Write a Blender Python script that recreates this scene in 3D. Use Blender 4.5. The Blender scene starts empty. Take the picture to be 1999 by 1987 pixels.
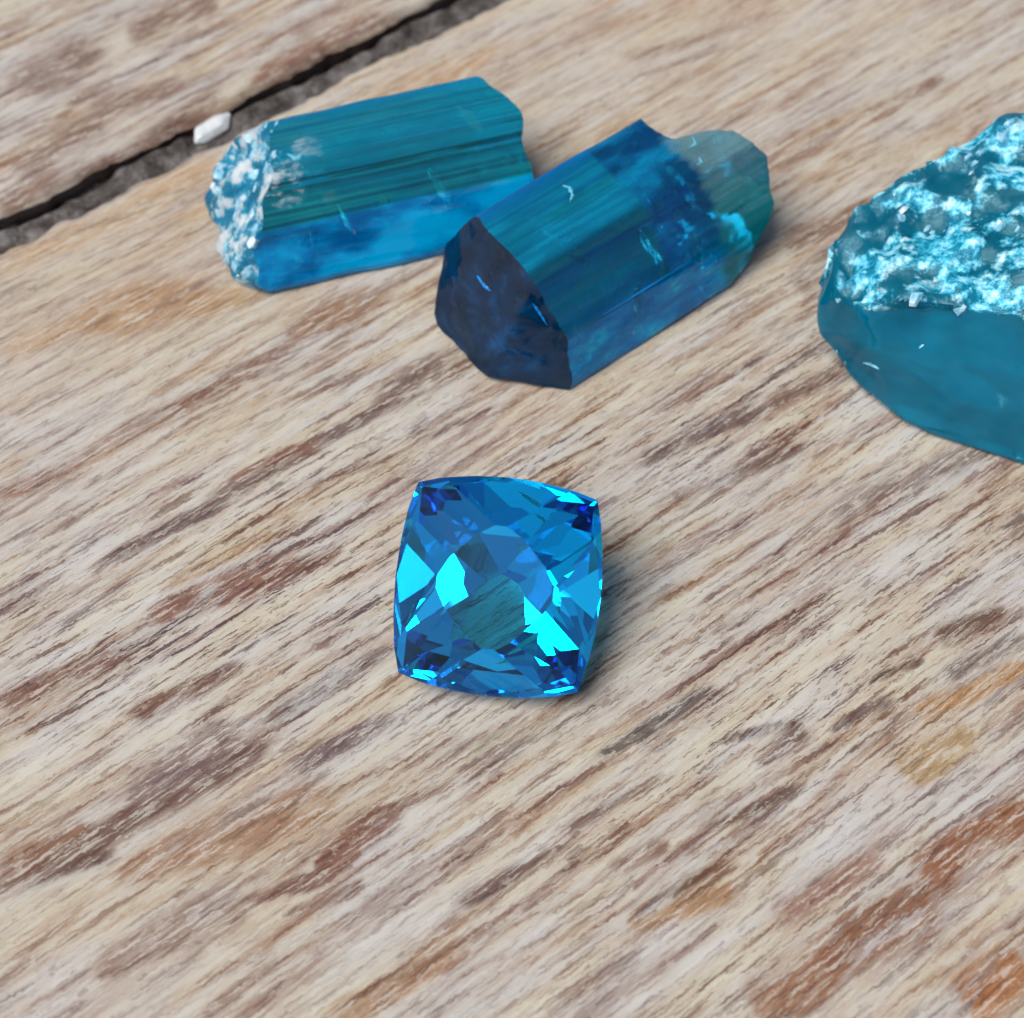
import bpy, bmesh, math, random
import numpy as np
from mathutils import Vector, Matrix, noise
from math import radians, sin, cos, tan, pi, sqrt

# ------------------------------------------------------------------ scene, camera, light
# one Blender unit is one centimetre
SC = bpy.context.scene
SC.unit_settings.system = 'METRIC'
SC.unit_settings.scale_length = 0.01
COL = SC.collection

PITCH, DIST, FPX = radians(57.0), 7.4, 3600.0
cam = bpy.data.cameras.new("camera")
cam.sensor_width = 36.0
cam.lens = 36.0 * FPX / 1999.0
cam.clip_start, cam.clip_end = 0.05, 500.0
cam.dof.use_dof = True
cam.dof.aperture_fstop = 0.72
cam.dof.aperture_blades = 0
camo = bpy.data.objects.new("camera", cam)
COL.objects.link(camo)
CP = Vector((0.0, -DIST * cos(PITCH), DIST * sin(PITCH)))
camo.location = CP
camo.rotation_euler = (pi / 2 - PITCH, 0, 0)
SC.camera = camo
cam.dof.focus_distance = 7.05

SUN_EL, SUN_AZ = radians(61.0), radians(-116.0)      # azimuth from +Y, negative is to the left
world = bpy.data.worlds.new("World")
SC.world = world
world.use_nodes = True
wn = world.node_tree
sky = wn.nodes.new("ShaderNodeTexSky")
sky.sky_type = 'NISHITA'
sky.sun_disc = False
sky.sun_elevation = SUN_EL
sky.sun_rotation = SUN_AZ
sky.air_density = 0.4
sky.dust_density = 2.0
sky.ozone_density = 0.3
bg = wn.nodes["Background"]
bg.inputs["Strength"].default_value = 0.05
wn.links.new(sky.outputs["Color"], bg.inputs["Color"])

sun = bpy.data.lights.new("sun", 'SUN')
sun.energy = 1.5
sun.angle = radians(38.0)
sun.color = (1.0, 0.96, 0.90)
suno = bpy.data.objects.new("sun", sun)
COL.objects.link(suno)
sd = Vector((sin(SUN_AZ) * cos(SUN_EL), cos(SUN_AZ) * cos(SUN_EL), sin(SUN_EL)))
suno.rotation_euler = sd.to_track_quat('Z', 'Y').to_euler()
suno.location = sd * 40

SC.view_settings.view_transform = 'Standard'
SC.view_settings.look = 'None'
SC.view_settings.gamma = 1.0
SC.view_settings.exposure = 1.85
SC.cycles.max_bounces = 24
SC.cycles.transmission_bounces = 24
SC.cycles.glossy_bounces = 16
SC.cycles.caustics_refractive = True
SC.cycles.caustics_reflective = True
SC.cycles.blur_glossy = 0.3
SC.cycles.sample_clamp_indirect = 8.0

# ------------------------------------------------------------------ helpers
FW = Vector((0, cos(PITCH), -sin(PITCH)))
UP = Vector((0, sin(PITCH), cos(PITCH)))


def at(px, py, z=0.0):
    """point of the place at height z that the photograph shows at pixel (px, py)"""
    d = FW * FPX + Vector((1, 0, 0)) * (px - 999.5) + UP * (993.5 - py)
    return CP + d * ((z - CP.z) / d.z)


def link(name, me, parent=None):
    o = bpy.data.objects.new(name, me)
    COL.objects.link(o)
    if parent:
        o.parent = parent
    return o


def tag(o, label=None, cat=None, group=None, kind=None):
    for k, v in (("label", label), ("category", cat), ("group", group), ("kind", kind)):
        if v:
            o[k] = v
    return o


def fbm(p, octs=4, lac=2.1, gain=0.5):
    a, s, q = 1.0, 0.0, Vector(p)
    for _ in range(octs):
        s += a * noise.noise(q)
        q = q * lac + Vector((3.1, 7.7, 1.3))
        a *= gain
    return s


def vnoise(x, y, seed=0):
    """smooth value noise on numpy arrays"""
    xi, yi = np.floor(x).astype(np.int64), np.floor(y).astype(np.int64)
    fx, fy = x - xi, y - yi
    fx, fy = fx * fx * (3 - 2 * fx), fy * fy * (3 - 2 * fy)

    def h(a, b):
        n = (a * 374761393 + b * 668265263 + seed * 2147483647) & 0xFFFFFFFF
        n = ((n ^ (n >> 13)) * 1274126177) & 0xFFFFFFFF
        n = n ^ (n >> 16)
        return (n & 0xFFFF) / 65535.0
    return (h(xi, yi) * (1 - fx) + h(xi + 1, yi) * fx) * (1 - fy) + (h(xi, yi + 1) * (1 - fx) + h(xi + 1, yi + 1) * fx) * fy


class NT:
    """a small node-tree writer"""
    def __init__(s, name):
        s.m = bpy.data.materials.new(name)
        s.m.use_nodes = True
        s.t = s.m.node_tree
        s.t.nodes.clear()
        s.out = s.n("ShaderNodeOutputMaterial")

    def n(s, kind, ins=None, **props):
        nd = s.t.nodes.new(kind)
        for k, v in props.items():
            setattr(nd, k, v)
        for k, v in (ins or {}).items():
            sock = nd.inputs[k]
            if isinstance(v, bpy.types.NodeSocket):
                s.t.links.new(v, sock)
            else:
                sock.default_value = v
        return nd

    def math(s, op, a, b=0.0, c=0.0, clamp=False):
        return s.n("ShaderNodeMath", {0: a, 1: b, 2: c}, operation=op, use_clamp=clamp).outputs[0]

    def mapping(s, vec, scale, loc=(0, 0, 0)):
        return s.n("ShaderNodeMapping", {"Vector": vec, "Scale": scale, "Location": loc}).outputs[0]

    def noise(s, vec, scale=1.0, detail=4.0, rough=0.5, dist=0.0):
        return s.n("ShaderNodeTexNoise", {"Vector": vec, "Scale": scale, "Detail": detail, "Roughness": rough, "Distortion": dist}).outputs[0]

    def ramp(s, fac, stops, interp='LINEAR'):
        r = s.n("ShaderNodeValToRGB", {"Fac": fac})
        r.color_ramp.interpolation = interp
        e = r.color_ramp.elements
        while len(e) < len(stops):
            e.new(0.5)
        for el, (p, c) in zip(e, stops):
            el.position = p
            el.color = c if len(c) == 4 else (*c, 1)
        return r.outputs["Color"]

    def step(s, fac, lo, hi, clamp=True):
        return s.n("ShaderNodeMapRange", {"Value": fac, "From Min": lo, "From Max": hi}, clamp=clamp).outputs[0]

    def mix(s, fac, a, b, mode='MIX'):
        nd = s.n("ShaderNodeMix", None, data_type='RGBA', blend_type=mode)
        for idx, v in ((0, fac), (6, a), (7, b)):
            if isinstance(v, bpy.types.NodeSocket):
                s.t.links.new(v, nd.inputs[idx])
            else:
                nd.inputs[idx].default_value = v if idx == 0 or len(v) == 4 else (*v, 1)
        return nd.outputs[2]

    def surf(s, sh):
        s.t.links.new(sh, s.out.inputs["Surface"])

    def vol(s, sh):
        s.t.links.new(sh, s.out.inputs["Volume"])


def lin(r, g, b):
    f = lambda c: c / 12.92 if c <= 0.04045 else ((c + 0.055) / 1.055) ** 2.4
    return (f(r / 255), f(g / 255), f(b / 255))


# ------------------------------------------------------------------ weathered wood
G0, G1 = at(0, 481), at(957, 0)                       # the near plank's edge along the gap
GA = math.atan2(G1.y - G0.y, G1.x - G0.x)             # grain direction
GX, GY = Vector((cos(GA), sin(GA), 0)), Vector((-sin(GA), cos(GA), 0))
ORG = G0 + GX * ((Vector((0, 0, 0)) - G0).dot(GX))    # edge point nearest to the middle of the place


def grain(px, py):
    p = at(px, py) - ORG
    return p.dot(GX), p.dot(GY)


# weathering stains seen on the boards: pixel ends of the streak, half width (cm), colour, strength
STAINS = [
    (300, 812, 690, 622, .030, (150, 104, 80), .85), (0, 962, 300, 822, .035, (168, 120, 100), .6),
    (205, 1090, 430, 975, .030, (112, 82, 84), .85), (430, 965, 820, 742, .030, (120, 92, 90), .85),
    (740, 780, 1010, 640, .045, (128, 100, 95), .8), (455, 935, 620, 860, .022, (150, 92, 66), .8),
    (0, 1735, 200, 1632, .055, (112, 72, 62), .9), (170, 1655, 520, 1448, .040, (120, 78, 66), .85),
    (0, 1700, 170, 1615, .045, (160, 104, 66), .8), (260, 1560, 470, 1440, .060, (150, 122, 118), .7),
    (250, 1725, 650, 1560, .085, (186, 140, 108), .7), (630, 1690, 770, 1578, .055, (138, 76, 52), .95),
    (200, 1910, 470, 1770, .085, (172, 142, 126), .7), (480, 1760, 640, 1700, .025, (140, 92, 80), .7),
    (560, 1790, 700, 1720, .02, (130, 90, 84), .7),
    (300, 1200, 560, 1085, .030, (150, 92, 70), .7), (0, 1370, 240, 1270, .03, (140, 88, 72), .7),
    (250, 1400, 470, 1300, .022, (130, 80, 60), .7), (440, 1170, 660, 1080, .022, (140, 84, 66), .6),
    (520, 1400, 760, 1270, .022, (110, 76, 66), .7), (560, 1500, 760, 1390, .04, (126, 100, 104), .6),
    (1500, 790, 1640, 712, .03, (130, 96, 84), .6), (1240, 905, 1480, 790, .030, (120, 92, 88), .7),
    (1290, 990, 1560, 860, .030, (126, 96, 92), .7), (700, 915, 960, 790, .02, (140, 104, 94), .6),
    (1530, 465, 1760, 362, .035, (150, 110, 90), .7), (1690, 215, 1840, 150, .03, (150, 108, 90), .6),
    (1500, 330, 1640, 270, .03, (180, 140, 112), .6), (1220, 120, 1500, 20, .04, (176, 146, 126), .5),
    (1560, 560, 1640, 470, .05, (150, 124, 112), .5), (1240, 150, 1420, 80, .02, (160, 120, 100), .5),
    (1830, 1245, 1960, 1190, .035, (112, 74, 56), .7), (1630, 1425, 1740, 1362, .024, (120, 98, 102), .65),
    (1700, 1330, 1800, 1285, .02, (100, 62, 46), .8), (1790, 1400, 2010, 1310, .05, (204, 152, 92), .8),
    (1850, 1320, 2010, 1245, .024, (112, 88, 86), .55), (1960, 1040, 2010, 1010, .04, (124, 102, 94), .5),
    (1760, 1500, 1900, 1430, .05, (204, 172, 124), .6), (1590, 1010, 2010, 840, .05, (150, 130, 124), .55),
    (1810, 1705, 2010, 1585, .075, (164, 98, 54), .85), (1580, 1890, 1830, 1770, .055, (158, 98, 60), .85),
    (1900, 1970, 2010, 1880, .055, (196, 128, 70), .85), (1480, 1975, 1620, 1900, .045, (170, 116, 80), .8),
    (1640, 1800, 1800, 1730, .022, (150, 100, 70), .7), (1520, 1790, 1720, 1680, .03, (176, 132, 116), .7),
    (1240, 1800, 1450, 1745, .035, (196, 152, 108), .7), (1240, 1790, 1400, 1690, .014, (96, 62, 50), .8),
    (1200, 1700, 1300, 1640, .04, (150, 108, 92), .6), (1380, 1620, 1560, 1530, .02, (104, 74, 60), .8),
    (1420, 1450, 1560, 1410, .02, (110, 80, 78), .8), (1180, 1470, 1390, 1350, .018, (92, 78, 82), .8),
    (1480, 1480, 1570, 1420, .025, (130, 98, 92), .7), (1250, 1470, 1320, 1440, .015, (124, 104, 112), .5),
    (0, 520, 420, 335, .10, (226, 194, 154), .55), (420, 360, 1000, 90, .09, (224, 188, 150), .6),
    (0, 700, 380, 560, .12, (220, 186, 146), .55), (150, 620, 420, 560, .06, (200, 156, 116), .5),
    (560, 640, 760, 560, .05, (176, 132, 98), .6), (380, 590, 520, 560, .05, (214, 178, 132), .5),
    (1100, 60, 1800, -100, .14, (216, 186, 160), .5),
    (330, 1130, 620, 1010, .03, (196, 160, 120), .6), (860, 1480, 1100, 1400, .04, (196, 186, 160), .5),
    (700, 1600, 1000, 1470, .03, (150, 112, 92), .5), (900, 1770, 1120, 1640, .02, (120, 86, 78), .6),
    (780, 1900, 1000, 1790, .025, (150, 108, 88), .6), (640, 1990, 900, 1850, .03, (196, 150, 112), .6),
    (1090, 1620, 1290, 1520, .022, (130, 96, 86), .6), (860, 1700, 960, 1640, .018, (124, 76, 52), .6),
    # far board
    (40, 170, 160, 60, .12, (150, 122, 112), .6), (150, 210, 420, 130, .09, (156, 124, 112), .6),
    (250, 60, 420, 0, .10, (158, 124, 114), .55), (500, 150, 760, 20, .05, (170, 126, 106), .7),
    (30, 330, 200, 230, .06, (156, 122, 106), .6), (150, 340, 420, 190, .03, (150, 108, 92), .7),
    (0, 400, 120, 330, .05, (168, 132, 112), .6), (560, 60, 700, 0, .05, (170, 136, 120), .5),
]


# how open the grain is: from pixel, to pixel, reach (cm), share of open pores
PORES = [(0, 300, 1999, 0, 1.0, .08), (0, 700, 600, 500, .5, .15), (0, 1330, 1999, 640, .55, 1.0), (1250, 1500, 1999, 1150, .5, .9),
         (300, 1750, 800, 1650, .4, .35), (1400, 1900, 1999, 1600, .4, .6), (0, 1950, 400, 1800, .4, .35)]

# where the board is worn smooth and even
CALM = [(0, 640, 900, 150, .50, 1.0), (900, 250, 1800, -150, .70, .85), (1150, 620, 1700, 330, .25, .5), (250, 1700, 620, 1560, .18, .5), (0, 980, 420, 800, .2, .5),
        (200, 1900, 470, 1770, .2, .5)]


def make_wood():
    w = NT("weathered_wood")
    tc = w.n("ShaderNodeTexCoord").outputs["Object"]
    vc = w.n("ShaderNodeVertexColor", layer_name="stain")
    # slow waviness of the grain and ragged little jumps along the fibres
    wob = w.noise(w.mapping(tc, (0.55, 1.3, 1)), 1.0, 2.0)
    j1 = w.noise(w.mapping(tc, (9, 16, 1)), 1.0, 3.0, .6)
    j2 = w.noise(w.mapping(tc, (34, 34, 1), (5, 5, 0)), 1.0, 2.0, .6)
    dy = w.math('MULTIPLY', w.math('SUBTRACT', wob, 0.5), 0.06)
    dy = w.math('MULTIPLY_ADD', w.math('SUBTRACT', j1, 0.5), 0.016, dy)
    dy = w.math('MULTIPLY_ADD', w.math('SUBTRACT', j2, 0.5), 0.018, dy)
    dx = w.math('MULTIPLY', w.math('SUBTRACT', j2, 0.5), 0.10)
    p = w.n("ShaderNodeVectorMath", {0: tc, 1: w.n("ShaderNodeCombineXYZ", {0: dx, 1: dy}).outputs[0]}, operation='ADD').outputs[0]
    broad = w.noise(w.mapping(p, (0.70, 3.6, 4)), 1.0, 6.0, 0.60)
    band = w.noise(w.mapping(p, (1.15, 14, 13), (3, 1, 0)), 1.0, 7.0, 0.66)
    fibre = w.noise(w.mapping(p, (2.3, 32, 36), (7, 2, 0)), 1.0, 6.0, 0.66)
    fine = w.noise(w.mapping(p, (6.5, 72, 70), (1, 5, 0)), 1.0, 4.0, 0.65)
    blot = w.noise(w.mapping(p, (2.4, 8, 5), (9, 9, 0)), 1.0, 7.0, 0.68)
    hue = w.noise(w.mapping(p, (1.0, 5.5, 3), (4, 8, 2)), 1.0, 6.0, 0.62)
    red = w.noise(w.mapping(p, (1.4, 8.5, 3), (14, 3, 2)), 1.0, 6.0, 0.64)
    speck = w.noise(w.mapping(p, (22, 36, 40), (2, 2, 0)), 1.0, 3.0, 0.6)
    pa = w.n("ShaderNodeAttribute", attribute_name="pores").outputs["Fac"]
    calm = w.n("ShaderNodeAttribute", attribute_name="calm").outputs["Fac"]
    v = w.math('MULTIPLY', broad, 0.27)
    v = w.math('MULTIPLY_ADD', band, 0.36, v)
    v = w.math('MULTIPLY_ADD', fibre, 0.37, v)
    v = w.math('ADD', w.math('MULTIPLY', w.math('SUBTRACT', v, .5), w.math('MULTIPLY_ADD', calm, -.55, 1.0)), w.math('MULTIPLY_ADD', calm, .008, .5))
    cold = w.ramp(v, [(0.37, lin(104, 82, 80)), (0.42, lin(150, 126, 120)), (0.455, lin(184, 168, 160)), (0.50, lin(210, 203, 196)), (0.58, lin(230, 228, 224))])
    warm = w.ramp(v, [(0.37, lin(116, 80, 64)), (0.42, lin(164, 128, 104)), (0.455, lin(196, 170, 144)), (0.50, lin(214, 200, 176)), (0.58, lin(230, 225, 206))])
    c = w.mix(w.step(hue, 0.43, 0.60), cold, warm)
    c = w.mix(w.math('MULTIPLY', w.step(red, .52, .62), w.math('MULTIPLY_ADD', calm, -.3, .42)), c, w.ramp(v, [(.38, lin(104, 62, 50)), (.46, lin(158, 112, 90)), (.54, lin(200, 168, 142))]))
    c = w.mix(w.math('MULTIPLY', calm, .45), c, w.ramp(v, [(.40, lin(176, 142, 116)), (.48, lin(208, 182, 152)), (.55, lin(222, 206, 182))]))
    # stains with a shape of their own, frayed along the grain
    fr = w.math('MULTIPLY_ADD', w.math('SUBTRACT', band, 0.5), 2.2, vc.outputs["Alpha"])
    fr = w.math('MULTIPLY_ADD', w.math('SUBTRACT', fibre, 0.5), 2.6, fr)
    fr = w.math('MULTIPLY', w.math('MULTIPLY', w.step(fr, 0.06, 0.52), w.step(vc.outputs["Alpha"], 0.02, 0.26)), .95)
    sc_ = w.mix(w.step(fine, .40, .62), w.mix(1.0, vc.outputs["Color"], (.72, .70, .70), 'MULTIPLY'), w.mix(.18, vc.outputs["Color"], lin(232, 220, 200)))
    c = w.mix(fr, c, sc_)
    # pale raised fibres
    pale = w.math('MULTIPLY', w.step(blot, 0.50, 0.60), w.step(fibre, 0.47, 0.55))
    c = w.mix(w.math('MULTIPLY', pale, w.math('MULTIPLY_ADD', calm, -.4, .65)), c, w.mix(w.step(hue, .44, .56), lin(222, 222, 222), lin(222, 212, 188)))
    # dark open pores, short dashes along the grain
    dens = w.math('MULTIPLY', pa, w.step(w.noise(w.mapping(p, (0.6, 2.6, 1), (6, 3, 0)), 1.0, 3.0), 0.30, 0.58))
    pc = w.mix(w.step(hue, .44, .56), lin(92, 68, 74), lin(104, 64, 46))
    c = w.mix(w.math('MULTIPLY', w.step(fibre, 0.44, 0.41), w.math('MULTIPLY_ADD', dens, 0.75, 0.18)), c, pc)
    c = w.mix(w.math('MULTIPLY', w.step(fine, 0.425, 0.38), w.math('MULTIPLY_ADD', dens, 0.60, 0.22)), c, pc)
    c = w.mix(w.math('MULTIPLY', w.step(fine, 0.56, 0.61), 0.65), c, lin(228, 224, 214))
    c = w.mix(w.math('MULTIPLY', w.step(speck, 0.60, 0.70), 0.40), c, lin(230, 224, 208))
    c = w.mix(w.math('MULTIPLY', w.step(speck, 0.38, 0.29), 0.40), c, lin(112, 90, 82))
    dash = w.noise(w.mapping(p, (7, 46, 50), (21, 5, 0)), 1.0, 5.0, 0.7)
    c = w.mix(w.math('MULTIPLY', w.step(dash, .41, .37), w.math('MULTIPLY_ADD', dens, .5, .22)), c, w.mix(.35, pc, lin(160, 120, 100)))
    c = w.mix(w.math('MULTIPLY', w.step(dash, .59, .63), .6), c, lin(226, 222, 210))
    # the cut sides are greyer and dirtier
    side = w.n("ShaderNodeAttribute", attribute_name="side").outputs["Fac"]
    c = w.mix(w.math('MULTIPLY', side, 0.75), c, lin(140, 116, 98))
    c = w.mix(1.0, c, (.42, .42, .415), 'MULTIPLY')
    h = w.math('MULTIPLY_ADD', fine, 0.35, w.math('MULTIPLY_ADD', band, 0.5, fibre))
    bmp = w.n("ShaderNodeBump", {"Strength": 0.4, "Distance": 0.02, "Height": h}).outputs[0]
    b = w.n("ShaderNodeBsdfPrincipled", {"Base Color": c, "Roughness": 0.78, "Normal": bmp, "Specular IOR Level": 0.25})
    w.surf(b.outputs[0])
    return w.m


WOOD = make_wood()


def axis(lo, hi, d_lo, d_hi, fine, coarse):
    a = list(np.arange(lo, d_lo, coarse)) + list(np.arange(d_lo, d_hi, fine)) + list(np.arange(d_hi, hi + 1e-6, coarse))
    return np.array(a)


def stain_layer(S, T):
    rgb = np.zeros(S.shape + (3,)) + np.array(lin(190, 165, 145))
    al = np.zeros(S.shape)
    for k, (x0, y0, x1, y1, hw, col, st) in enumerate(STAINS):
        (s0, t0), (s1, t1) = grain(x0, y0), grain(x1, y1)
        L = max(1e-3, math.hypot(s1 - s0, t1 - t0))
        ux, uy = (s1 - s0) / L, (t1 - t0) / L
        q = (S - s0) * ux + (T - t0) * uy
        wv = (vnoise(S * 2.3 + k * 7.1, T * 9 + k, k) - .5) * hw * 1.6
        r = -(S - s0) * uy + (T - t0) * ux + wv
        u = q / L
        e = np.clip((u + .10) / .22, 0, 1) * np.clip((1.10 - u) / .22, 0, 1)
        taper = 1.2 * hw * (0.55 + 0.9 * vnoise(S * 1.9 + k * 3.3, T * 0 + k, k + 50))
        a = st * e * np.exp(-(r / taper) ** 2)
        na = a + al * (1 - a)
        f = (a / np.maximum(na, 1e-6))[..., None]
        rgb = rgb * (1 - f) + np.array(lin(*col)) * f
        al = na
    return rgb, al


def plank(name, parent, sgn, edge_t, dense, seed, label=None):
    """a board: top sheet with worn relief, rounded worn edge, sides, ends and underside.
    the edge along the gap is at edge_t; the board runs away from it in direction sgn"""
    S = axis(-16, 16, -4.6, 4.6, .022, 0.35)
    inn = [0.0, .004, .012, .025, .04, .06, .08]
    tt = np.concatenate([inn, np.arange(.10, dense, .022), np.arange(dense, 12.0, .35)])
    drop = [2.0, 1.0, .5, .25, .16, .10, .06]                     # the wall below the worn edge
    rows = len(drop) + len(tt)
    SS = np.broadcast_to(S, (rows, len(S))).copy()
    off = np.concatenate([np.zeros(len(drop)), tt])
    wave = (vnoise(S * 1.4, S * 0, seed) - .5) * .05 + (vnoise(S * 7, S * 0, seed + 1) - .5) * .036 + (vnoise(S * 26, S * 0, seed + 2) - .5) * .022
    D = np.broadcast_to(off[:, None], SS.shape)
    fade = np.exp(-D / .10)
    T = edge_t + sgn * D + wave[None, :] * fade
    Z = np.zeros(SS.shape)
    for i, d in enumerate(drop):
        Z[i] = -d
        T[i] += sgn * (.02 + .03 * vnoise(S * 5, S * 0 + i * 1.7, seed + 5) - (.02 if d < .12 else 0)) * (1 if sgn > 0 else .4)
    rad = .07
    rr = np.clip((rad - D) / rad, 0, 1)
    top = np.arange(rows) >= len(drop)
    rel = (vnoise(SS * 1.2, T * 9, seed + 9) - .5) * .020 + (vnoise(SS * 3.5, T * 30, seed + 10) - .5) * .012 + (vnoise(SS * .5, T * 1.3, seed + 11) - .5) * .02
    Z += np.where(top[:, None], rel - .045 * rr ** 2 - .012, 0)
    n, m = SS.shape
    W = np.stack([SS, T, Z], -1).reshape(-1, 3)
    idx = np.arange(n * m).reshape(n, m)
    q = np.stack([idx[:-1, :-1], idx[:-1, 1:], idx[1:, 1:], idx[1:, :-1]], -1).reshape(-1, 4)
    if sgn < 0:
        q = q[:, ::-1]
    V = W.tolist()
    F = q.tolist()
    # far side, ends and underside, down to the same depth
    k = len(V)
    far = idx[-1]
    b = []
    for j in range(m):
        V.append((float(S[j]), edge_t + sgn * 12.0, -2.0))
        b.append(k + j)
    for j in range(m - 1):
        f1 = [int(far[j]), int(far[j + 1]), b[j + 1], b[j]]
        f2 = [b[j], b[j + 1], int(idx[0, j + 1]), int(idx[0, j])]
        F += [f1 if sgn > 0 else f1[::-1], f2 if sgn > 0 else f2[::-1]]
    e0 = [int(i) for i in idx[:, 0]] + [b[0]]
    e1 = [int(i) for i in idx[:, -1]] + [b[-1]]
    F += [e0 if sgn > 0 else e0[::-1], e1[::-1] if sgn > 0 else e1]
    me = bpy.data.meshes.new(name)
    me.from_pydata(V, [], F)
    me.update()
    rgb, al = stain_layer(SS, T)
    ca = me.color_attributes.new("stain", 'FLOAT_COLOR', 'POINT')
    arr = np.zeros((len(V), 4), np.float32)
    arr[:n * m, :3] = rgb.reshape(-1, 3)
    arr[:n * m, 3] = al.reshape(-1)
    ca.data.foreach_set("color", arr.reshape(-1))
    pa = me.attributes.new("pores", 'FLOAT', 'POINT')
    pd = np.full(SS.shape, .30)
    for (x0, y0, x1, y1, r, val) in PORES:
        (s0, t0), (s1, t1) = grain(x0, y0), grain(x1, y1)
        ex, ey = s1 - s0, t1 - t0
        u = np.clip(((SS - s0) * ex + (T - t0) * ey) / max(1e-6, ex * ex + ey * ey), 0, 1)
        dd = np.hypot(SS - s0 - u * ex, (T - t0 - u * ey))
        g = np.exp(-(dd / r) ** 2)
        pd = pd * (1 - g) + val * g
    pv = np.full(len(V), .3, np.float32)
    pv[:n * m] = pd.reshape(-1)
    pa.data.foreach_set("value", pv)
    cattr = me.attributes.new("calm", 'FLOAT', 'POINT')
    cd = np.zeros(len(V), np.float32)
    cl = np.zeros(SS.shape)
    for (x0, y0, x1, y1, r, val) in CALM:
        (s0, t0), (s1, t1) = grain(x0, y0), grain(x1, y1)
        ex, ey = s1 - s0, t1 - t0
        u = np.clip(((SS - s0) * ex + (T - t0) * ey) / max(1e-6, ex * ex + ey * ey), 0, 1)
        cl = np.maximum(cl, val * np.exp(-(np.hypot(SS - s0 - u * ex, T - t0 - u * ey) / r) ** 2))
    cd[:n * m] = cl.reshape(-1)
    cattr.data.foreach_set("value", cd)
    sa = me.attributes.new("side", 'FLOAT', 'POINT')
    sv = np.zeros(len(V), np.float32)
    sv[:n * m] = np.where(top[:, None], np.clip((.035 - D) / .03, 0, 1) * .55, 1.0).reshape(-1)
    sv[n * m:] = 1
    sa.data.foreach_set("value", sv)
    me.shade_smooth()
    me.materials.append(WOOD)
    o = link(name, me, parent)
    if label:
        o["label"] = label
    return o


deck = bpy.data.objects.new("deck", None)
COL.objects.link(deck)
deck.location = ORG
deck.rotation_euler = (0, 0, GA)
tag(deck, kind="structure")
GAP = .20
plank("plank", deck, -1, 0.0, 6.2, 11, "broad weathered board carrying the gemstones")
plank("plank", deck, 1, GAP, 2.4, 47, "greyer board behind the dark gap")

# grey dirt packed in the gap
dm = NT("gap_dirt")
tcd = dm.n("ShaderNodeTexCoord").outputs["Object"]
dn = dm.noise(tcd, 9.0, 6.0, 0.65)
dn2 = dm.noise(tcd, 45.0, 3.0, 0.6)
dc = dm.ramp(dn, [(0.35, lin(62, 54, 50)), (0.5, lin(104, 96, 92)), (0.65, lin(146, 140, 136))])
dc = dm.mix(dm.math('MULTIPLY', dm.step(dn2, 0.6, 0.72), 0.5), dc, lin(170, 160, 150))
dc = dm.mix(1.0, dc, (.42, .44, .46), 'MULTIPLY')
db = dm.n("ShaderNodeBump", {"Strength": 0.7, "Distance": 0.03, "Height": dn2}).outputs[0]
dm.surf(dm.n("ShaderNodeBsdfPrincipled", {"Base Color": dc, "Roughness": 0.95, "Normal": db, "Specular IOR Level": 0.1}).outputs[0])
S = axis(-16, 16, -4.6, 4.6, .02, 0.35)
tt = np.linspace(-.03, GAP + .06, 14)
SS, TT = np.meshgrid(S, tt)
u = (TT / GAP)
ZZ = -.07 - .07 * np.clip((u - .66) / .3, 0, 1) ** 1.5 + (vnoise(SS * 4, TT * 8, 3) - .5) * .07 + (vnoise(SS * 15, TT * 18, 4) - .5) * .04 - .05 * np.clip((SS * -.0), 0, 1)
me = bpy.data.meshes.new("dirt")
ix = np.arange(SS.size).reshape(SS.shape)
me.from_pydata(np.stack([SS, TT, ZZ], -1).reshape(-1, 3).tolist(), [], np.stack([ix[:-1, :-1], ix[:-1, 1:], ix[1:, 1:], ix[1:, :-1]], -1).reshape(-1, 4).tolist())
me.shade_smooth()
me.materials.append(dm.m)
dirt = link("dirt", me)
dirt.location = ORG
dirt.rotation_euler = (0, 0, GA)
tag(dirt, "grey dirt packed in the gap between the two boards", "dirt", kind="stuff")


# ------------------------------------------------------------------ gem materials
def gem_mat():
    g = NT("cut_tourmaline")
    tc = g.n("ShaderNodeTexCoord").outputs["Object"]
    b = g.n("ShaderNodeBsdfGlass", {"Color": (.5, .94, 1, 1), "Roughness": 0.0, "IOR": 1.64})
    g.surf(b.outputs[0])
    g.vol(g.n("ShaderNodeVolumeAbsorption", {"Color": (0.0, 0.905, 0.96, 1), "Density": 8.5}).outputs[0])
    return g.m


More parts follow.
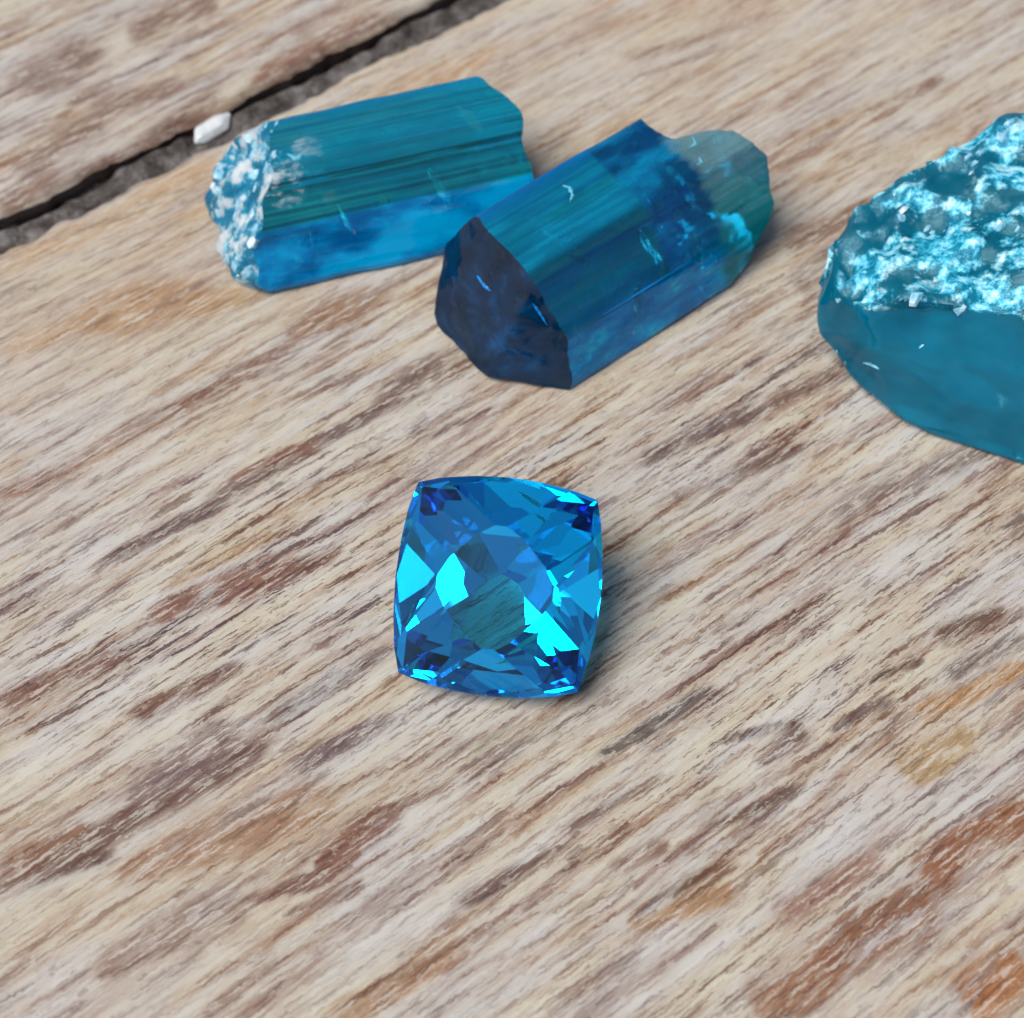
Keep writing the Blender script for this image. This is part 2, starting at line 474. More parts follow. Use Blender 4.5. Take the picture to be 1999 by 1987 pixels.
def crystal_mat(name, absorb, dens, glass_tint, paint, stripe=34.0, bump=.35):
    """tinted glassy crystal with striae along local x. paint(g, c) gives the colour of the cloudy body and its share;
    c holds coordinates, noises and the mask of the two broken ends"""
    g = NT(name)
    tc = g.n("ShaderNodeTexCoord").outputs["Object"]
    x, y, z = g.n("ShaderNodeSeparateXYZ", {0: tc}).outputs
    cap = g.n("ShaderNodeAttribute", attribute_name="cap").outputs["Fac"]
    c = dict(tc=tc, x=x, y=y, z=z, left=g.step(cap, .4, .8), right=g.step(cap, -.4, -.8),
             st=g.noise(g.mapping(tc, (0.30, stripe, stripe)), 1.0, 3.0, 0.6),
             wide=g.noise(g.mapping(tc, (0.5, 10, 10)), 1.0, 4.0, 0.6),
             pit=g.noise(tc, 11.0, 5.0, 0.65),
             cloud=g.noise(g.mapping(tc, (3, 6, 6)), 1.0, 5.0, 0.62))
    h = g.math('MULTIPLY_ADD', c['pit'], 0.10, g.math('MULTIPLY', c['st'], .5))
    bmp = c['bump'] = g.n("ShaderNodeBump", {"Strength": bump, "Distance": 0.015, "Height": h}).outputs[0]
    col, share = paint(g, c)
    gl = g.n("ShaderNodeBsdfGlass", {"Color": glass_tint, "Roughness": g.math('MULTIPLY_ADD', g.step(c['pit'], 0.55, 0.75), 0.06, 0.008), "IOR": 1.63, "Normal": bmp}).outputs[0]
    df = g.n("ShaderNodeBsdfPrincipled", {"Base Color": col, "Roughness": 0.04, "IOR": 1.63, "Normal": bmp}).outputs[0]
    tl = g.n("ShaderNodeBsdfTranslucent", {"Color": col}).outputs[0]
    cl = g.n("ShaderNodeMixShader", {0: 0.3, 1: df, 2: tl}).outputs[0]
    g.surf(g.n("ShaderNodeMixShader", {0: share, 1: gl, 2: cl}).outputs[0])
    g.vol(g.n("ShaderNodeVolumeAbsorption", {"Color": (*absorb, 1), "Density": dens}).outputs[0])
    return g.m


def frost_ramp(g, fac):
    return g.ramp(fac, [(.40, lin(0, 96, 130)), (.50, lin(24, 132, 164)), (.53, lin(140, 180, 194)), (.60, lin(206, 212, 214))])


def paint_a(g, c):
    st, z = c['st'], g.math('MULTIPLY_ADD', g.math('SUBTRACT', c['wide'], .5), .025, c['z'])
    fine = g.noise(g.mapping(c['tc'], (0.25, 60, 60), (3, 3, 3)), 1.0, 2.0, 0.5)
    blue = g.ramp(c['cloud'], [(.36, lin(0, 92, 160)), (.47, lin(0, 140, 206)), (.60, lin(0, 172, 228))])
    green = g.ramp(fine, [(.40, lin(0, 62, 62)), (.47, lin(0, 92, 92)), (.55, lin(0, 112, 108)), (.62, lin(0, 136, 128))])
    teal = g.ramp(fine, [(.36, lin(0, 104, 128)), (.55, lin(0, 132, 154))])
    col = g.mix(g.step(z, .232, .242), blue, green)  # brighter blue below the ridge paints in light coming through the lower face
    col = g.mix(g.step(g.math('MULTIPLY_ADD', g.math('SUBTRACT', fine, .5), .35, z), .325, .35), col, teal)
    col = g.mix(g.step(c['y'], .50, .56), col, lin(0, 136, 180))
    fr = g.math('MULTIPLY', g.step(c['x'], .40, .12), g.math('MULTIPLY', g.step(c['z'], .27, .33), g.step(c['cloud'], .50, .56)))
    mask = g.math('MAXIMUM', c['left'], fr)
    col = g.mix(mask, col, frost_ramp(g, g.noise(c['tc'], 9.0, 6.0, 0.66)))
    share = g.math('MULTIPLY_ADD', g.step(c['cloud'], 0.42, 0.6), 0.22, .44)
    return col, g.math('ADD', share, g.math('MULTIPLY', mask, .2))


def paint_b(g, c):
    x = g.math('MULTIPLY_ADD', g.math('SUBTRACT', c['cloud'], .5), .05, c['x'])
    st = c['st']
    fine = g.noise(g.mapping(c['tc'], (0.25, 50, 50), (3, 3, 3)), 1.0, 2.0, 0.5)
    grit = g.noise(g.mapping(c['tc'], (5, 11, 11), (1, 2, 3)), 1.0, 6.0, 0.66)
    low = g.ramp(grit, [(.36, lin(0, 106, 168)), (.5, lin(0, 138, 200)), (.60, lin(0, 166, 222)), (.66, lin(0, 216, 244))])  # brightest stop is sparkle painted onto the lower face
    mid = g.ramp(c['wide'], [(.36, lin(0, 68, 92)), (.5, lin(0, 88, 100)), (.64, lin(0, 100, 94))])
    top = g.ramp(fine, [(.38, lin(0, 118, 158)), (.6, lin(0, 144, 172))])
    col = g.mix(g.step(c['z'], .222, .230), low, mid)  # facet shading painted by height: blue low face, dark green middle, lighter top
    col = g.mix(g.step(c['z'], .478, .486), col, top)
    col = g.mix(g.step(c['y'], .58, .66), col, lin(0, 120, 190))
    # the deeper blue zone across the prism, with a clean front like a growth boundary
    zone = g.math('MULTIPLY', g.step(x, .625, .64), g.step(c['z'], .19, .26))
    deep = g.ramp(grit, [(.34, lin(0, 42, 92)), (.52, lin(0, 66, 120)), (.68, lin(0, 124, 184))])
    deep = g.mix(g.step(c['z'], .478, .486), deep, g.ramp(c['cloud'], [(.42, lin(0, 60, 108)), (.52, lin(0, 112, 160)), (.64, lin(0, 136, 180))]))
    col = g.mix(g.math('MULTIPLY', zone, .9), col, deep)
    pale = g.math('MULTIPLY', g.step(g.math('MULTIPLY_ADD', g.math('SUBTRACT', grit, .5), .22, c['x']), .90, .95), g.step(c['y'], .54, .46))
    col = g.mix(pale, col, g.ramp(g.math('MULTIPLY_ADD', g.math('SUBTRACT', fine, .5), .5, c['z']), [(.08, lin(0, 120, 128)), (.26, lin(20, 132, 130)), (.36, lin(70, 140, 144)), (.48, lin(112, 150, 156))]))
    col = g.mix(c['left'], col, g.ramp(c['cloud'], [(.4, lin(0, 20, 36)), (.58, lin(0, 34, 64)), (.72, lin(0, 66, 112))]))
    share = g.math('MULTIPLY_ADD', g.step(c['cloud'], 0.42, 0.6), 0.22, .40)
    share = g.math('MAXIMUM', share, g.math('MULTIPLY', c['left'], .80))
    return col, share


def crust_mat():
    g = NT("frosted_crust")
    tc = g.n("ShaderNodeTexCoord").outputs["Object"]
    n = g.noise(tc, 14.0, 5.0, 0.65)
    c = g.ramp(n, [(0.3, lin(40, 120, 150)), (0.5, lin(110, 160, 180)), (0.62, lin(176, 190, 198))])
    bmp = g.n("ShaderNodeBump", {"Strength": 0.6, "Distance": 0.02, "Height": n}).outputs[0]
    g.surf(g.n("ShaderNodeBsdfPrincipled", {"Base Color": c, "Roughness": 0.35, "Normal": bmp}).outputs[0])
    return g.m


GEM, CRUST = gem_mat(), crust_mat()


# ------------------------------------------------------------------ the faceted gem
def cut_gem():
    rnd = random.Random(5)
    bm = bmesh.new()
    bmesh.ops.create_cube(bm, size=4.0)

    def cut(n, d):
        n = Vector(n).normalized()
        r = bmesh.ops.bisect_plane(bm, geom=bm.verts[:] + bm.edges[:] + bm.faces[:], dist=1e-6, plane_co=n * d, plane_no=n, clear_outer=True)
        ed = [e for e in r['geom_cut'] if isinstance(e, bmesh.types.BMEdge)]
        if ed:
            bmesh.ops.holes_fill(bm, edges=ed, sides=0)

    R = 3.3
    for k in range(4):                                     # cushion outline: bowed sides, clipped corners
        for t in (-15, -9, -3, 3, 9, 15):
            a = radians(k * 90 + t)
            cut((cos(a), sin(a), 0), R - (R - 1) * cos(radians(t)))
        for t in (-13, 0, 13):
            a = radians(k * 90 + 45 + t)
            cut((cos(a), sin(a), 0), 1.265 - (.0 if t == 0 else .035))

    def slope(az, ang, r, z0, up=1):                       # facet through radius r, height z0
        a, q = radians(az), radians(ang + rnd.uniform(-.2, .2))
        n = Vector((cos(a) * sin(q), sin(a) * sin(q), up * cos(q)))
        cut(n, Vector((cos(a) * r, sin(a) * r, z0)).dot(n))

    gt = .03
    for k in range(4):
        b = k * 90
        slope(b, CR[0], .985, gt)
        slope(b + 45, CR[1], 1.255, gt)
        for t in (-30, 30):
            slope(b + t, CR[0] - 12, .70, CR[2] - CR[3])
    cut((0, 0, 1), CR[2])
    for k in range(4):
        b = k * 90
        for t in (-11, 11):
            slope(b + t, PV[0], 1.0, -gt, -1)
        slope(b + 45, PV[1], 1.255, -gt, -1)
        slope(b, PV[2], PV[3], -gt - .16, -1)
        slope(b + 45, PV[4], .80, PV[5], -1)
        for t in (-22.5, 22.5):
            slope(b + t, PV[7], .60, PV[8], -1)
    a, q = radians(-90), radians(PAV)
    cut((cos(a) * sin(q), sin(a) * sin(q), -cos(q)), PV[6])
    bmesh.ops.dissolve_limit(bm, angle_limit=radians(.4), verts=bm.verts[:], edges=bm.edges[:])
    bmesh.ops.recalc_face_normals(bm, faces=bm.faces[:])
    return bm


PAV = 32.445
CR = (40, 25, .39, .10)
PV = (62, 56, 43.1, .92, 37.5, -.39, .74, 20, -3)
HALF = .395
bm = cut_gem()
rot = Matrix.Rotation(radians(-7.06), 4, 'Z') @ Matrix.Rotation(radians(PAV), 4, 'X')
bmesh.ops.scale(bm, vec=(HALF * .97, HALF * 1.03, HALF), verts=bm.verts[:])
bmesh.ops.transform(bm, matrix=rot, verts=bm.verts[:])
zmin = min(v.co.z for v in bm.verts)
me = bpy.data.meshes.new("faceted_gemstone")
bm.to_mesh(me)
bm.free()
me.materials.append(GEM)
gem = link("faceted_gemstone", me)
gp = at(972, 1144, -zmin)
gem.location = (gp.x, gp.y, -zmin - .004)
tag(gem, "square cushion-cut blue gemstone with polished facets in front of the rough crystals", "gemstone")


# ------------------------------------------------------------------ rough crystals
def prism(name, O, X, section, s0, s1, rings, caps, mat, label, cat, group=None, jitter=.004, seed=1):
    """a crystal lying on the board: a closed cross section (y, z) swept along local x; s0 / s1 give the broken ends"""
    X = Vector((X.x, X.y, 0)).normalized()
    Y = Vector((-X.y, X.x, 0))
    n = len(section)
    cy, cz = sum(p[0] for p in section) / n, sum(p[1] for p in section) / n
    V, F = [], []

    def pt(u, y, z):
        a, b = s0(y, z), s1(y, z)
        return (a + (b - a) * u, y, z)
    for r in range(rings + 1):
        u = r / rings
        for (y, z) in section:
            x, yy, zz = pt(u, y, z)
            e = 1 + jitter / .2 * fbm((x * 2.2 + seed, y * 9, z * 9), 3)
            V.append((x, cy + (y - cy) * e, max(.0, cz + (z - cz) * e)))
    for r in range(rings):
        for i in range(n):
            j = (i + 1) % n
            F.append((r * n + i, r * n + j, (r + 1) * n + j, (r + 1) * n + i))
    for end in (0, 1):
        prev = [(rings if end else 0) * n + i for i in range(n)]
        for c in range(1, caps):
            f = 1 - c / caps
            cur = []
            for (y, z) in section:
                yy, zz = cy + (y - cy) * f, cz + (z - cz) * f
                cur.append(len(V))
                V.append(pt(end, yy, zz))
            for i in range(n):
                j = (i + 1) % n
                q = (prev[i], prev[j], cur[j], cur[i])
                F.append(q if end else q[::-1])
            prev = cur
        V.append(pt(end, cy, cz))
        for i in range(n):
            j = (i + 1) % n
            q = (prev[i], prev[j], len(V) - 1)
            F.append(q if end else q[::-1])
    me = bpy.data.meshes.new(name)
    me.from_pydata(V, [], F)
    me.update()
    capv = np.zeros(len(F), np.float32)
    capv[rings * n:rings * n + caps * n] = 1
    capv[rings * n + caps * n:] = -1
    me.attributes.new("cap", 'FLOAT', 'FACE').data.foreach_set("value", capv)
    bm = bmesh.new()
    bm.from_mesh(me)
    bmesh.ops.recalc_face_normals(bm, faces=bm.faces[:])
    bm.to_mesh(me)
    bm.free()
    me.shade_smooth()
    me.set_sharp_from_angle(angle=radians(24))
    me.materials.append(mat)
    o = link(name, me)
    o.matrix_world = Matrix(((X.x, Y.x, 0, O.x), (X.y, Y.y, 0, O.y), (0, 0, 1, O.z), (0, 0, 0, 1)))
    tag(o, label, cat, group)
    return o


def section_from(corners, per=7, rnd_r=.12, groove=.003, seed=0):
    """closed section with slightly rounded corners, bowed sides and fine grooves"""
    n, out = len(corners), []
    for i in range(n):
        a, b = Vector(corners[i]), Vector(corners[(i + 1) % n])
        nrm = Vector((b.y - a.y, -(b.x - a.x)))
        L = (b - a).length
        nrm = nrm / max(L, 1e-6)
        k = max(3, int(per * L / .12))
        for j in range(k):
            t = rnd_r * .5 + (1 - rnd_r) * (j / (k - 1))
            p = a.lerp(b, t)
            g = .018 * L * 4 * t * (1 - t) + groove * noise.noise(Vector((i * 3.1 + t * 19, seed, 0)))
            p = p + nrm * g
            out.append((p.x, max(0.0, p.y)))
    return out


def frame(O, X):
    X = Vector((X.x, X.y, 0)).normalized()
    Y = Vector((-X.y, X.x, 0))

    def loc(px, py, z):
        p = at(px, py, z) - O
        return (p.dot(X), p.dot(Y), z)
    return loc


# left crystal: long striated prism with a frosted broken end
OA, A1 = at(518, 573, .0), at(880, 491, .0)
XA = A1 - OA
secA = section_from([(.0, .0), (.0, .03), (.13, .245), (.33, .40), (.55, .465), (.655, .27), (.56, .0)], seed=3)
secA = secA[:]


def a_left(y, z):
    d = -.13 + .84 * max(0, z - .06) + .16 * max(0, .12 - y) / .12 - .10 * max(0, y - .40)
    return d + .034 * fbm((y * 8, z * 8, 2.0), 4) + .010 * (noise.cell(Vector((y * 9 + 5, z * 10, 4))) - .3)


def a_right(y, z):
    d = 1.24 - .10 * max(0, y - .42) / .2 - .07 * max(0, .10 - y) / .1 + .03 * z
    return d + .016 * fbm((y * 8 + 20, z * 8, 7.0), 4) - .10 * max(0, (y - .30) / .3) ** 2


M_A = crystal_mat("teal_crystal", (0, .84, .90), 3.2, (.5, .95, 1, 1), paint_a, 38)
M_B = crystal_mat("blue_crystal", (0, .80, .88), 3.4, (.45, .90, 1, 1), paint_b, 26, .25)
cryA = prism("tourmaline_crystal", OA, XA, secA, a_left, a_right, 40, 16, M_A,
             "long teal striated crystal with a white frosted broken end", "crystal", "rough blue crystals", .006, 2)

# middle crystal: shorter prism with a dark slanted end face towards the viewer
OB, B1 = at(1103, 766, .0), at(1406, 571, .0)
XB = B1 - OB
secB = section_from([(.0, .0), (.0, .03), (.07, .235), (.275, .49), (.66, .495), (.77, .27), (.66, .0)], seed=9)


def b_left(y, z):
    d = -.19 + .50 * z + .20 * max(0, .26 - y) / .26 - .03 * cos((y - .4) * 5)
    f = noise.voronoi(Vector((y * 4.5 + 2, z * 4.5, 3)))[0]
    return d + .012 * fbm((y * 7 + 3, z * 7, 12.0), 4) + .022 * (f[0] - .45)


def b_right(y, z):
    pts = [(-.2, .90), (.0, 1.02), (.08, 1.22), (.22, 1.29), (.36, 1.25), (.43, 1.16), (.48, 1.02), (.56, .99), (.66, 1.0), (.9, .96)]
    for (ya, xa), (yb, xb) in zip(pts[:-1], pts[1:]):
        if ya <= y <= yb:
            d = xa + (xb - xa) * (y - ya) / (yb - ya)
            break
    d -= .10 * max(0, (.18 - z) / .18) + .06 * max(0, z - .40) / .1
    return d + .028 * fbm((y * 7 + 8, z * 7, 22.0), 4)


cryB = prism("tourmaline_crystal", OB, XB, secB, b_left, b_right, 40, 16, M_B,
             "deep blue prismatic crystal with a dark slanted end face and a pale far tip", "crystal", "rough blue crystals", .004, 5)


# rough chunk at the right edge
def rough_chunk():
    low = [(1600, 640, .16), (1621, 668, .10), (1667, 735, .05), (1733, 810, .02), (1800, 838, 0), (1875, 862, 0), (1937, 887, 0), (1999, 911, 0), (2110, 940, 0), (2260, 920, .02), (2400, 820, .05)]
    ridge = [(1594, 600, .24), (1637, 583, .38), (1700, 592, .45), (1792, 592, .50), (1887, 570, .56), (1999, 615, .56), (2150, 600, .58), (2330, 620, .50)]
    back = [(1606, 545, .26), (1633, 482, .33), (1660, 428, .38), (1767, 352, .46), (1833, 302, .50), (1900, 258, .54), (1950, 228, .56), (1999, 226, .56), (2160, 260, .54), (2330, 380, .42), (2430, 560, .34)]
    pts = [at(*p) for p in low + ridge + back]
    c = at(1990, 600, 0)
    for p in back:
        q = at(*p)
        q = c.lerp(Vector((q.x, q.y, 0)), .92)
        pts.append(Vector((q.x, q.y, 0)))
        q2 = at(*p)
        pts.append(Vector((q2.x, q2.y, p[2] * .45)))
    bm = bmesh.new()
    for p in pts:
        bm.verts.new((p.x - c.x, p.y - c.y, p.z))
    r = bmesh.ops.convex_hull(bm, input=bm.verts[:])
    bmesh.ops.delete(bm, geom=[v for v in bm.verts if not v.link_faces], context='VERTS')
    rnd = random.Random(21)
    for _ in range(9):                                   # flat breaks that knock off corners
        th, ph = rnd.uniform(pi * .75, pi * 1.75), rnd.uniform(-.25, 1.25)
        n = Vector((cos(th) * cos(ph), sin(th) * cos(ph), sin(ph)))
        sup = max(v.co.dot(n) for v in bm.verts)
        r = bmesh.ops.bisect_plane(bm, geom=bm.verts[:] + bm.edges[:] + bm.faces[:], dist=1e-6, plane_co=n * (sup - rnd.uniform(.004, .018)), plane_no=n, clear_outer=True)
        ed = [e for e in r['geom_cut'] if isinstance(e, bmesh.types.BMEdge)]
        if ed:
            bmesh.ops.holes_fill(bm, edges=ed, sides=0)
    bmesh.ops.triangulate(bm, faces=bm.faces[:])
    for _ in range(5):
        ed = [e for e in bm.edges if e.calc_length() > .03]
        bmesh.ops.subdivide_edges(bm, edges=ed, cuts=1, use_grid_fill=True)
        bmesh.ops.triangulate(bm, faces=bm.faces[:])
        if len(bm.verts) > 30000:
            break
    for _ in range(2):
        bmesh.ops.smooth_vert(bm, verts=bm.verts[:], factor=.5, use_axis_x=True, use_axis_y=True, use_axis_z=True)
    bm.normal_update()
    lay = bm.verts.layers.float.new("frost")
    mv = []
    for v in bm.verts:
        p, n = v.co.copy(), v.normal.copy()
        up = max(0, min(1, (n.z - .60) / .26 + .7 * fbm(p * 3.4, 4) + .35))
        if n.y > .35:
            up = max(up, .6)
        v[lay] = up
        f1 = noise.voronoi(Vector((p.x * 5 + .4 * fbm(p * 5, 2), p.y * 5, p.z * 5)))[0]
        f2 = noise.voronoi(p * 14 + Vector((3, 1, 7)))[0]
        chip = .12 * (f1[0] - .45) + .018 * (f2[0] - .4)
        low = noise.voronoi(Vector((p.x * 1.6, p.y * 1.6, p.z * 4 + 5)))[0]
        d = up * (chip + .012 * fbm(p * 9, 3)) + (1 - up) * (.09 * (low[0] - .4) + .004 * fbm(Vector((p.x * 4, p.y * 4, p.z * 20)), 3))
        if p.z < .03:
            d *= .25
        mv.append((v, p + n * d))
    for v, q in mv:
        v.co = (q.x, q.y, max(q.z, 0))
    me = bpy.data.meshes.new("rough_crystal")
    bm.to_mesh(me)
    bm.free()
    me.shade_smooth()
    me.set_sharp_from_angle(angle=radians(38))
    o = link("rough_crystal", me)
    o.location = c
    return o


def chunk_mat():
    g = NT("rough_tourmaline")
    tc = g.n("ShaderNodeTexCoord").outputs["Object"]
    fr = g.n("ShaderNodeAttribute", attribute_name="frost").outputs["Fac"]
    n1 = g.noise(tc, 4.2, 6.0, 0.62)
    n2 = g.noise(tc, 17.0, 5.0, 0.7)
    n3 = g.noise(g.mapping(tc, (2, 2, 12)), 1.0, 4.0, 0.6)
    h = g.math('ADD', g.math('MULTIPLY', n2, g.math('MULTIPLY_ADD', fr, 0.9, 0.06)), g.math('MULTIPLY', n3, .2))
    bmp = g.n("ShaderNodeBump", {"Strength": 0.6, "Distance": 0.03, "Height": h}).outputs[0]
    gl = g.n("ShaderNodeBsdfGlass", {"Color": (.5, .93, 1, 1), "Roughness": g.math('MULTIPLY_ADD', fr, .10, .02), "IOR": 1.62, "Normal": bmp}).outputs[0]
    body = g.ramp(n1, [(0.32, lin(0, 122, 148)), (0.5, lin(0, 146, 176)), (0.72, lin(0, 172, 204))])
    df = g.n("ShaderNodeBsdfPrincipled", {"Base Color": body, "Roughness": 0.08, "IOR": 1.62, "Normal": bmp}).outputs[0]
    tl = g.n("ShaderNodeBsdfTranslucent", {"Color": body}).outputs[0]
    cl = g.n("ShaderNodeMixShader", {0: 0.5, 1: df, 2: tl}).outputs[0]
    s1 = g.n("ShaderNodeMixShader", {0: g.math('MULTIPLY_ADD', fr, .05, .40), 1: gl, 2: cl}).outputs[0]
    wm = g.math('MULTIPLY', g.step(fr, .15, .6), g.math('MULTIPLY', g.step(n1, .46, .52), g.math('MULTIPLY_ADD', g.step(n2, .44, .52), .62, .22)))
    wh = g.n("ShaderNodeBsdfPrincipled", {"Base Color": g.ramp(n2, [(.42, lin(10, 150, 190)), (.52, lin(70, 178, 204)), (.64, lin(176, 208, 216))]), "Roughness": 0.3, "Normal": bmp}).outputs[0]
    g.surf(g.n("ShaderNodeMixShader", {0: wm, 1: s1, 2: wh}).outputs[0])
    g.vol(g.n("ShaderNodeVolumeAbsorption", {"Color": (0, .86, .90, 1), "Density": 2.6}).outputs[0])
    return g.m


chunk = rough_chunk()
chunk.data.materials.append(chunk_mat())
tag(chunk, "large rough blue chunk with a white crumbly top, cut off by the right edge", "crystal", "rough blue crystals")


# frosted flakes grown on the broken faces
def flakes(parent, pick, count, size, seed, lim=-.02, name="frosted_crust"):
    rnd = random.Random(seed)
    me = parent.data
    polys = [p for p in me.polygons if pick(p.center, p.normal)]
    wts = [p.area for p in polys]
    bm = bmesh.new()
    for p in rnd.choices(polys, wts, k=count):
        c, n = p.center, p.normal
        if fbm(c * 6 + Vector((seed, 0, 0)), 3) < lim:
            continue
        t = n.orthogonal().normalized()
        b = n.cross(t)
        r = size * rnd.uniform(.25, 1.25) ** 1.8
        a0 = rnd.uniform(0, 6.3)
        ring, top = [], []
        k = rnd.randint(5, 7)
        st = rnd.uniform(.35, 1)
        for i in range(k):
            a = a0 + i * 2 * pi / k
            q = r * rnd.uniform(.65, 1.1)
            d = t * cos(a) * q + b * sin(a) * q * st
            ring.append(bm.verts.new(c + d - n * r * .25))
            top.append(bm.verts.new(c + d * rnd.uniform(.55, .85) + n * r * rnd.uniform(.02, .16)))
        for i in range(k):
            j = (i + 1) % k
            bm.faces.new((ring[i], ring[j], top[j], top[i]))
        bm.faces.new(top)
        bm.faces.new(ring[::-1])
    m2 = bpy.data.meshes.new(name)
    bm.to_mesh(m2)
    bm.free()
    m2.materials.append(CRUST)
    o = link(name, m2, parent)
    o["kind"] = "stuff"
    return o


flakes(cryA, lambda c, n: c.x < -.04 + .80 * max(0, c.z - .06) + .1 * max(0, c.z - .3) and c.z > .02 and (n.x < -.25 or c.z > .36), 200, .03, 3, .02)
flakes(chunk, lambda c, n: n.z > .70 and c.z > .45, 420, .032, 8, .12)

# air-filled cracks inside the crystals, chips and scratches on them
def crack_mat():
    g = NT("air_crack")
    g.surf(g.n("ShaderNodeBsdfGlass", {"Color": (1, 1, 1, 1), "Roughness": 0.03, "IOR": 1 / 1.63}).outputs[0])
    return g.m


def mark_mat(name, col, rough=.35):
    g = NT(name)
    g.surf(g.n("ShaderNodeBsdfPrincipled", {"Base Color": (*col, 1), "Roughness": rough}).outputs[0])
    return g.m


CRACK = crack_mat()
CHIP, CHIP_BLUE = mark_mat("bruise_white", lin(84, 156, 178)), mark_mat("bruise_blue", lin(0, 104, 176), .2)


def crack(parent, c, n, rx, ry, seed):
    rnd = random.Random(seed)
    n = Vector(n).normalized()
    t = n.orthogonal().normalized()
    b = n.cross(t)
    bm = bmesh.new()
    k, rings = 18, 4
    rad = [rnd.uniform(.7, 1.1) for _ in range(k)]
    tops, bots = [], []
    for r in range(rings):
        f = 1 - r / rings
        h = .006 * (1 - f * f)
        row_t, row_b = [], []
        for i in range(k):
            a = 2 * pi * i / k
            p = Vector(c) + t * (cos(a) * rx * rad[i] * f) + b * (sin(a) * ry * rad[i] * f)
            p += n * (.02 * noise.noise(p * 12))
            row_t.append(bm.verts.new(p + n * h))
            row_b.append(row_t[-1] if r == 0 else bm.verts.new(p - n * h))
        tops.append(row_t)
        bots.append(row_b)
    for r in range(rings - 1):
        for i in range(k):
            j = (i + 1) % k
            bm.faces.new((tops[r][i], tops[r][j], tops[r + 1][j], tops[r + 1][i]))
            q = (bots[r][j], bots[r][i], bots[r + 1][i], bots[r + 1][j])
            bm.faces.new(q)
    bm.faces.new(tops[-1])
    bm.faces.new(bots[-1][::-1])
    me = bpy.data.meshes.new("inner_crack")
    bm.to_mesh(me)
    bm.free()
    me.shade_smooth()
    me.materials.append(CRACK)
    return link("inner_crack", me, parent)


def hit(o, px, py):
    """point and normal, in the object's own space, of its surface under a pixel of the photograph"""
    inv = o.matrix_world.inverted()
    a = inv @ CP
    d = (inv.to_3x3() @ (at(px, py, 0) - CP)).normalized()
    ok, p, n, _ = o.ray_cast(a, d)
    return (p, n) if ok else (None, None)


def bruise(o, pts, w, mat, seed=0, name="surface_chip"):
    """a narrow chipped scar lying on the surface of a crystal along pixels of the photograph"""
    rnd = random.Random(seed)
    path = []
    for (x0, y0), (x1, y1) in zip(pts[:-1], pts[1:]):
        for i in range(5):
            p, n = hit(o, x0 + (x1 - x0) * i / 4, y0 + (y1 - y0) * i / 4)
            if p:
                path.append((p, n))
    if len(path) < 3:
        return
    bm = bmesh.new()
    rows = []
    m = len(path)
    for i, (p, n) in enumerate(path):
        t = (path[min(i + 1, m - 1)][0] - path[max(i - 1, 0)][0])
        t = t.normalized() if t.length > 1e-6 else n.orthogonal().normalized()
        sd = t.cross(n).normalized()
        ww = w * (.35 + 1.0 * rnd.random()) * (1 - .8 * abs(2 * i / (m - 1) - 1) ** 2)
        rows.append([bm.verts.new(p + sd * ww - n * .004), bm.verts.new(p + sd * ww * .3 + n * (.003 + ww * .25)), bm.verts.new(p - sd * ww * .5 + n * .003), bm.verts.new(p - sd * ww - n * .004)])
    for a, b in zip(rows[:-1], rows[1:]):
        for k in range(3):
            bm.faces.new((a[k], a[k + 1], b[k + 1], b[k]))
    me = bpy.data.meshes.new(name)
    bm.to_mesh(me)
    bm.free()
    me.materials.append(mat)
    return link(name, me, o)


bpy.context.view_layer.update()
for c, n, rx, ry in (((.42, .16, .16), (1, .3, .3), .10, .07), ((.60, .20, .12), (.9, -.3, .4), .09, .06), ((.30, .34, .28), (.6, .2, 1), .12, .06),
                     ((.85, .25, .16), (1, .4, .1), .10, .08), ((.22, .12, .10), (.5, -.6, .5), .10, .05), ((1.05, .42, .32), (.8, .1, .7), .09, .06)):
    crack(cryA, c, n, rx, ry, int(c[0] * 100))
for c, n, rx, ry in (((.62, .22, .24), (1, .1, .1), .13, .11), ((.45, .10, .14), (.6, -.7, .3), .12, .05), ((.78, .14, .16), (.3, -.8, .5), .13, .06), ((.70, .34, .36), (1, -.2, .2), .12, .10),
                     ((.90, .40, .30), (1, .2, .2), .16, .13), ((.30, .40, .30), (.7, .1, .6), .10, .08), ((.86, .10, .10), (.2, -.7, .6), .08, .05), ((.20, .20, .10), (.2, -.7, .6), .09, .04)):
    crack(cryB, c, n, rx, ry, int(c[0] * 100) + 7)
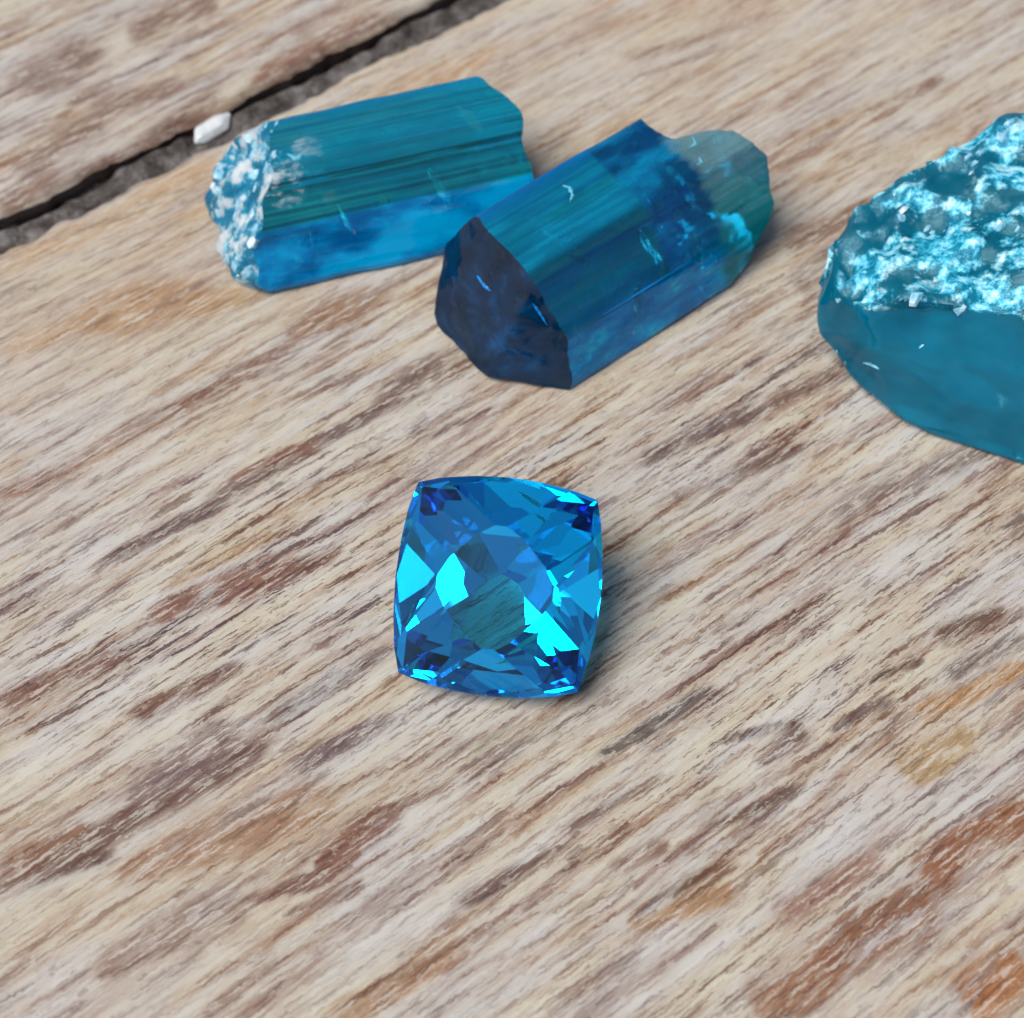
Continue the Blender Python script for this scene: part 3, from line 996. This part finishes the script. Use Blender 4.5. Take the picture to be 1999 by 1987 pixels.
bruise(cryB, [(1098, 362), (1112, 366), (1118, 380), (1112, 396)], .011, CHIP, 1)
bruise(cryB, [(1178, 614), (1230, 582), (1290, 545), (1352, 508)], .0035, CHIP_BLUE, 4)
bruise(cryB, [(932, 538), (944, 556), (958, 568)], .013, CHIP_BLUE, 6)
bruise(cryB, [(1040, 592), (1054, 612), (1068, 634)], .013, CHIP_BLUE, 7)
bruise(cryB, [(1446, 538), (1480, 512), (1512, 488)], .016, CHIP, 9)
bruise(cryB, [(1350, 262), (1358, 280), (1344, 290)], .008, CHIP, 10)
bruise(cryB, [(1364, 308), (1370, 316), (1360, 322)], .008, CHIP, 11)
bruise(cryA, [(560, 300), (580, 310), (592, 300)], .014, CHIP, 14)
bruise(chunk, [(1686, 708), (1702, 712), (1716, 720)], .012, CHIP, 15)
bruise(chunk, [(1794, 680), (1804, 672)], .010, CHIP, 16)

# white chip lying on the dirt in the gap
bm = bmesh.new()
rnd = random.Random(12)
for q in ((-.10, -.012, 0), (-.06, -.03, .004), (.05, -.03, .0), (.10, .012, .004), (.04, .032, .0), (-.06, .03, .01), (-.07, -.006, .045), (.03, -.012, .05), (.06, .014, .04), (-.03, .018, .05)):
    bm.verts.new(q)
bmesh.ops.convex_hull(bm, input=bm.verts[:])
bmesh.ops.bevel(bm, geom=bm.edges[:], offset=.004, segments=1, affect='EDGES')
me = bpy.data.meshes.new("white_chip")
bm.to_mesh(me)
bm.free()
wc = NT("white_chip")
wtc = wc.n("ShaderNodeTexCoord").outputs["Object"]
wcol = wc.ramp(wc.noise(wtc, 18.0, 4.0), [(0.35, lin(186, 196, 198)), (0.6, lin(222, 226, 228))])
wc.surf(wc.n("ShaderNodeBsdfPrincipled", {"Base Color": wcol, "Roughness": 0.15, "Transmission Weight": .35, "IOR": 1.5}).outputs[0])
me.materials.append(wc.m)
chip = link("white_chip", me)
p = at(415, 250, -.06)
chip.location = p
chip.rotation_euler = (0.35, -.08, GA + .05)
chip.scale = (1.2, 1.5, .55)
tag(chip, "small white stone chip lying in the dark gap between the boards", "stone chip")
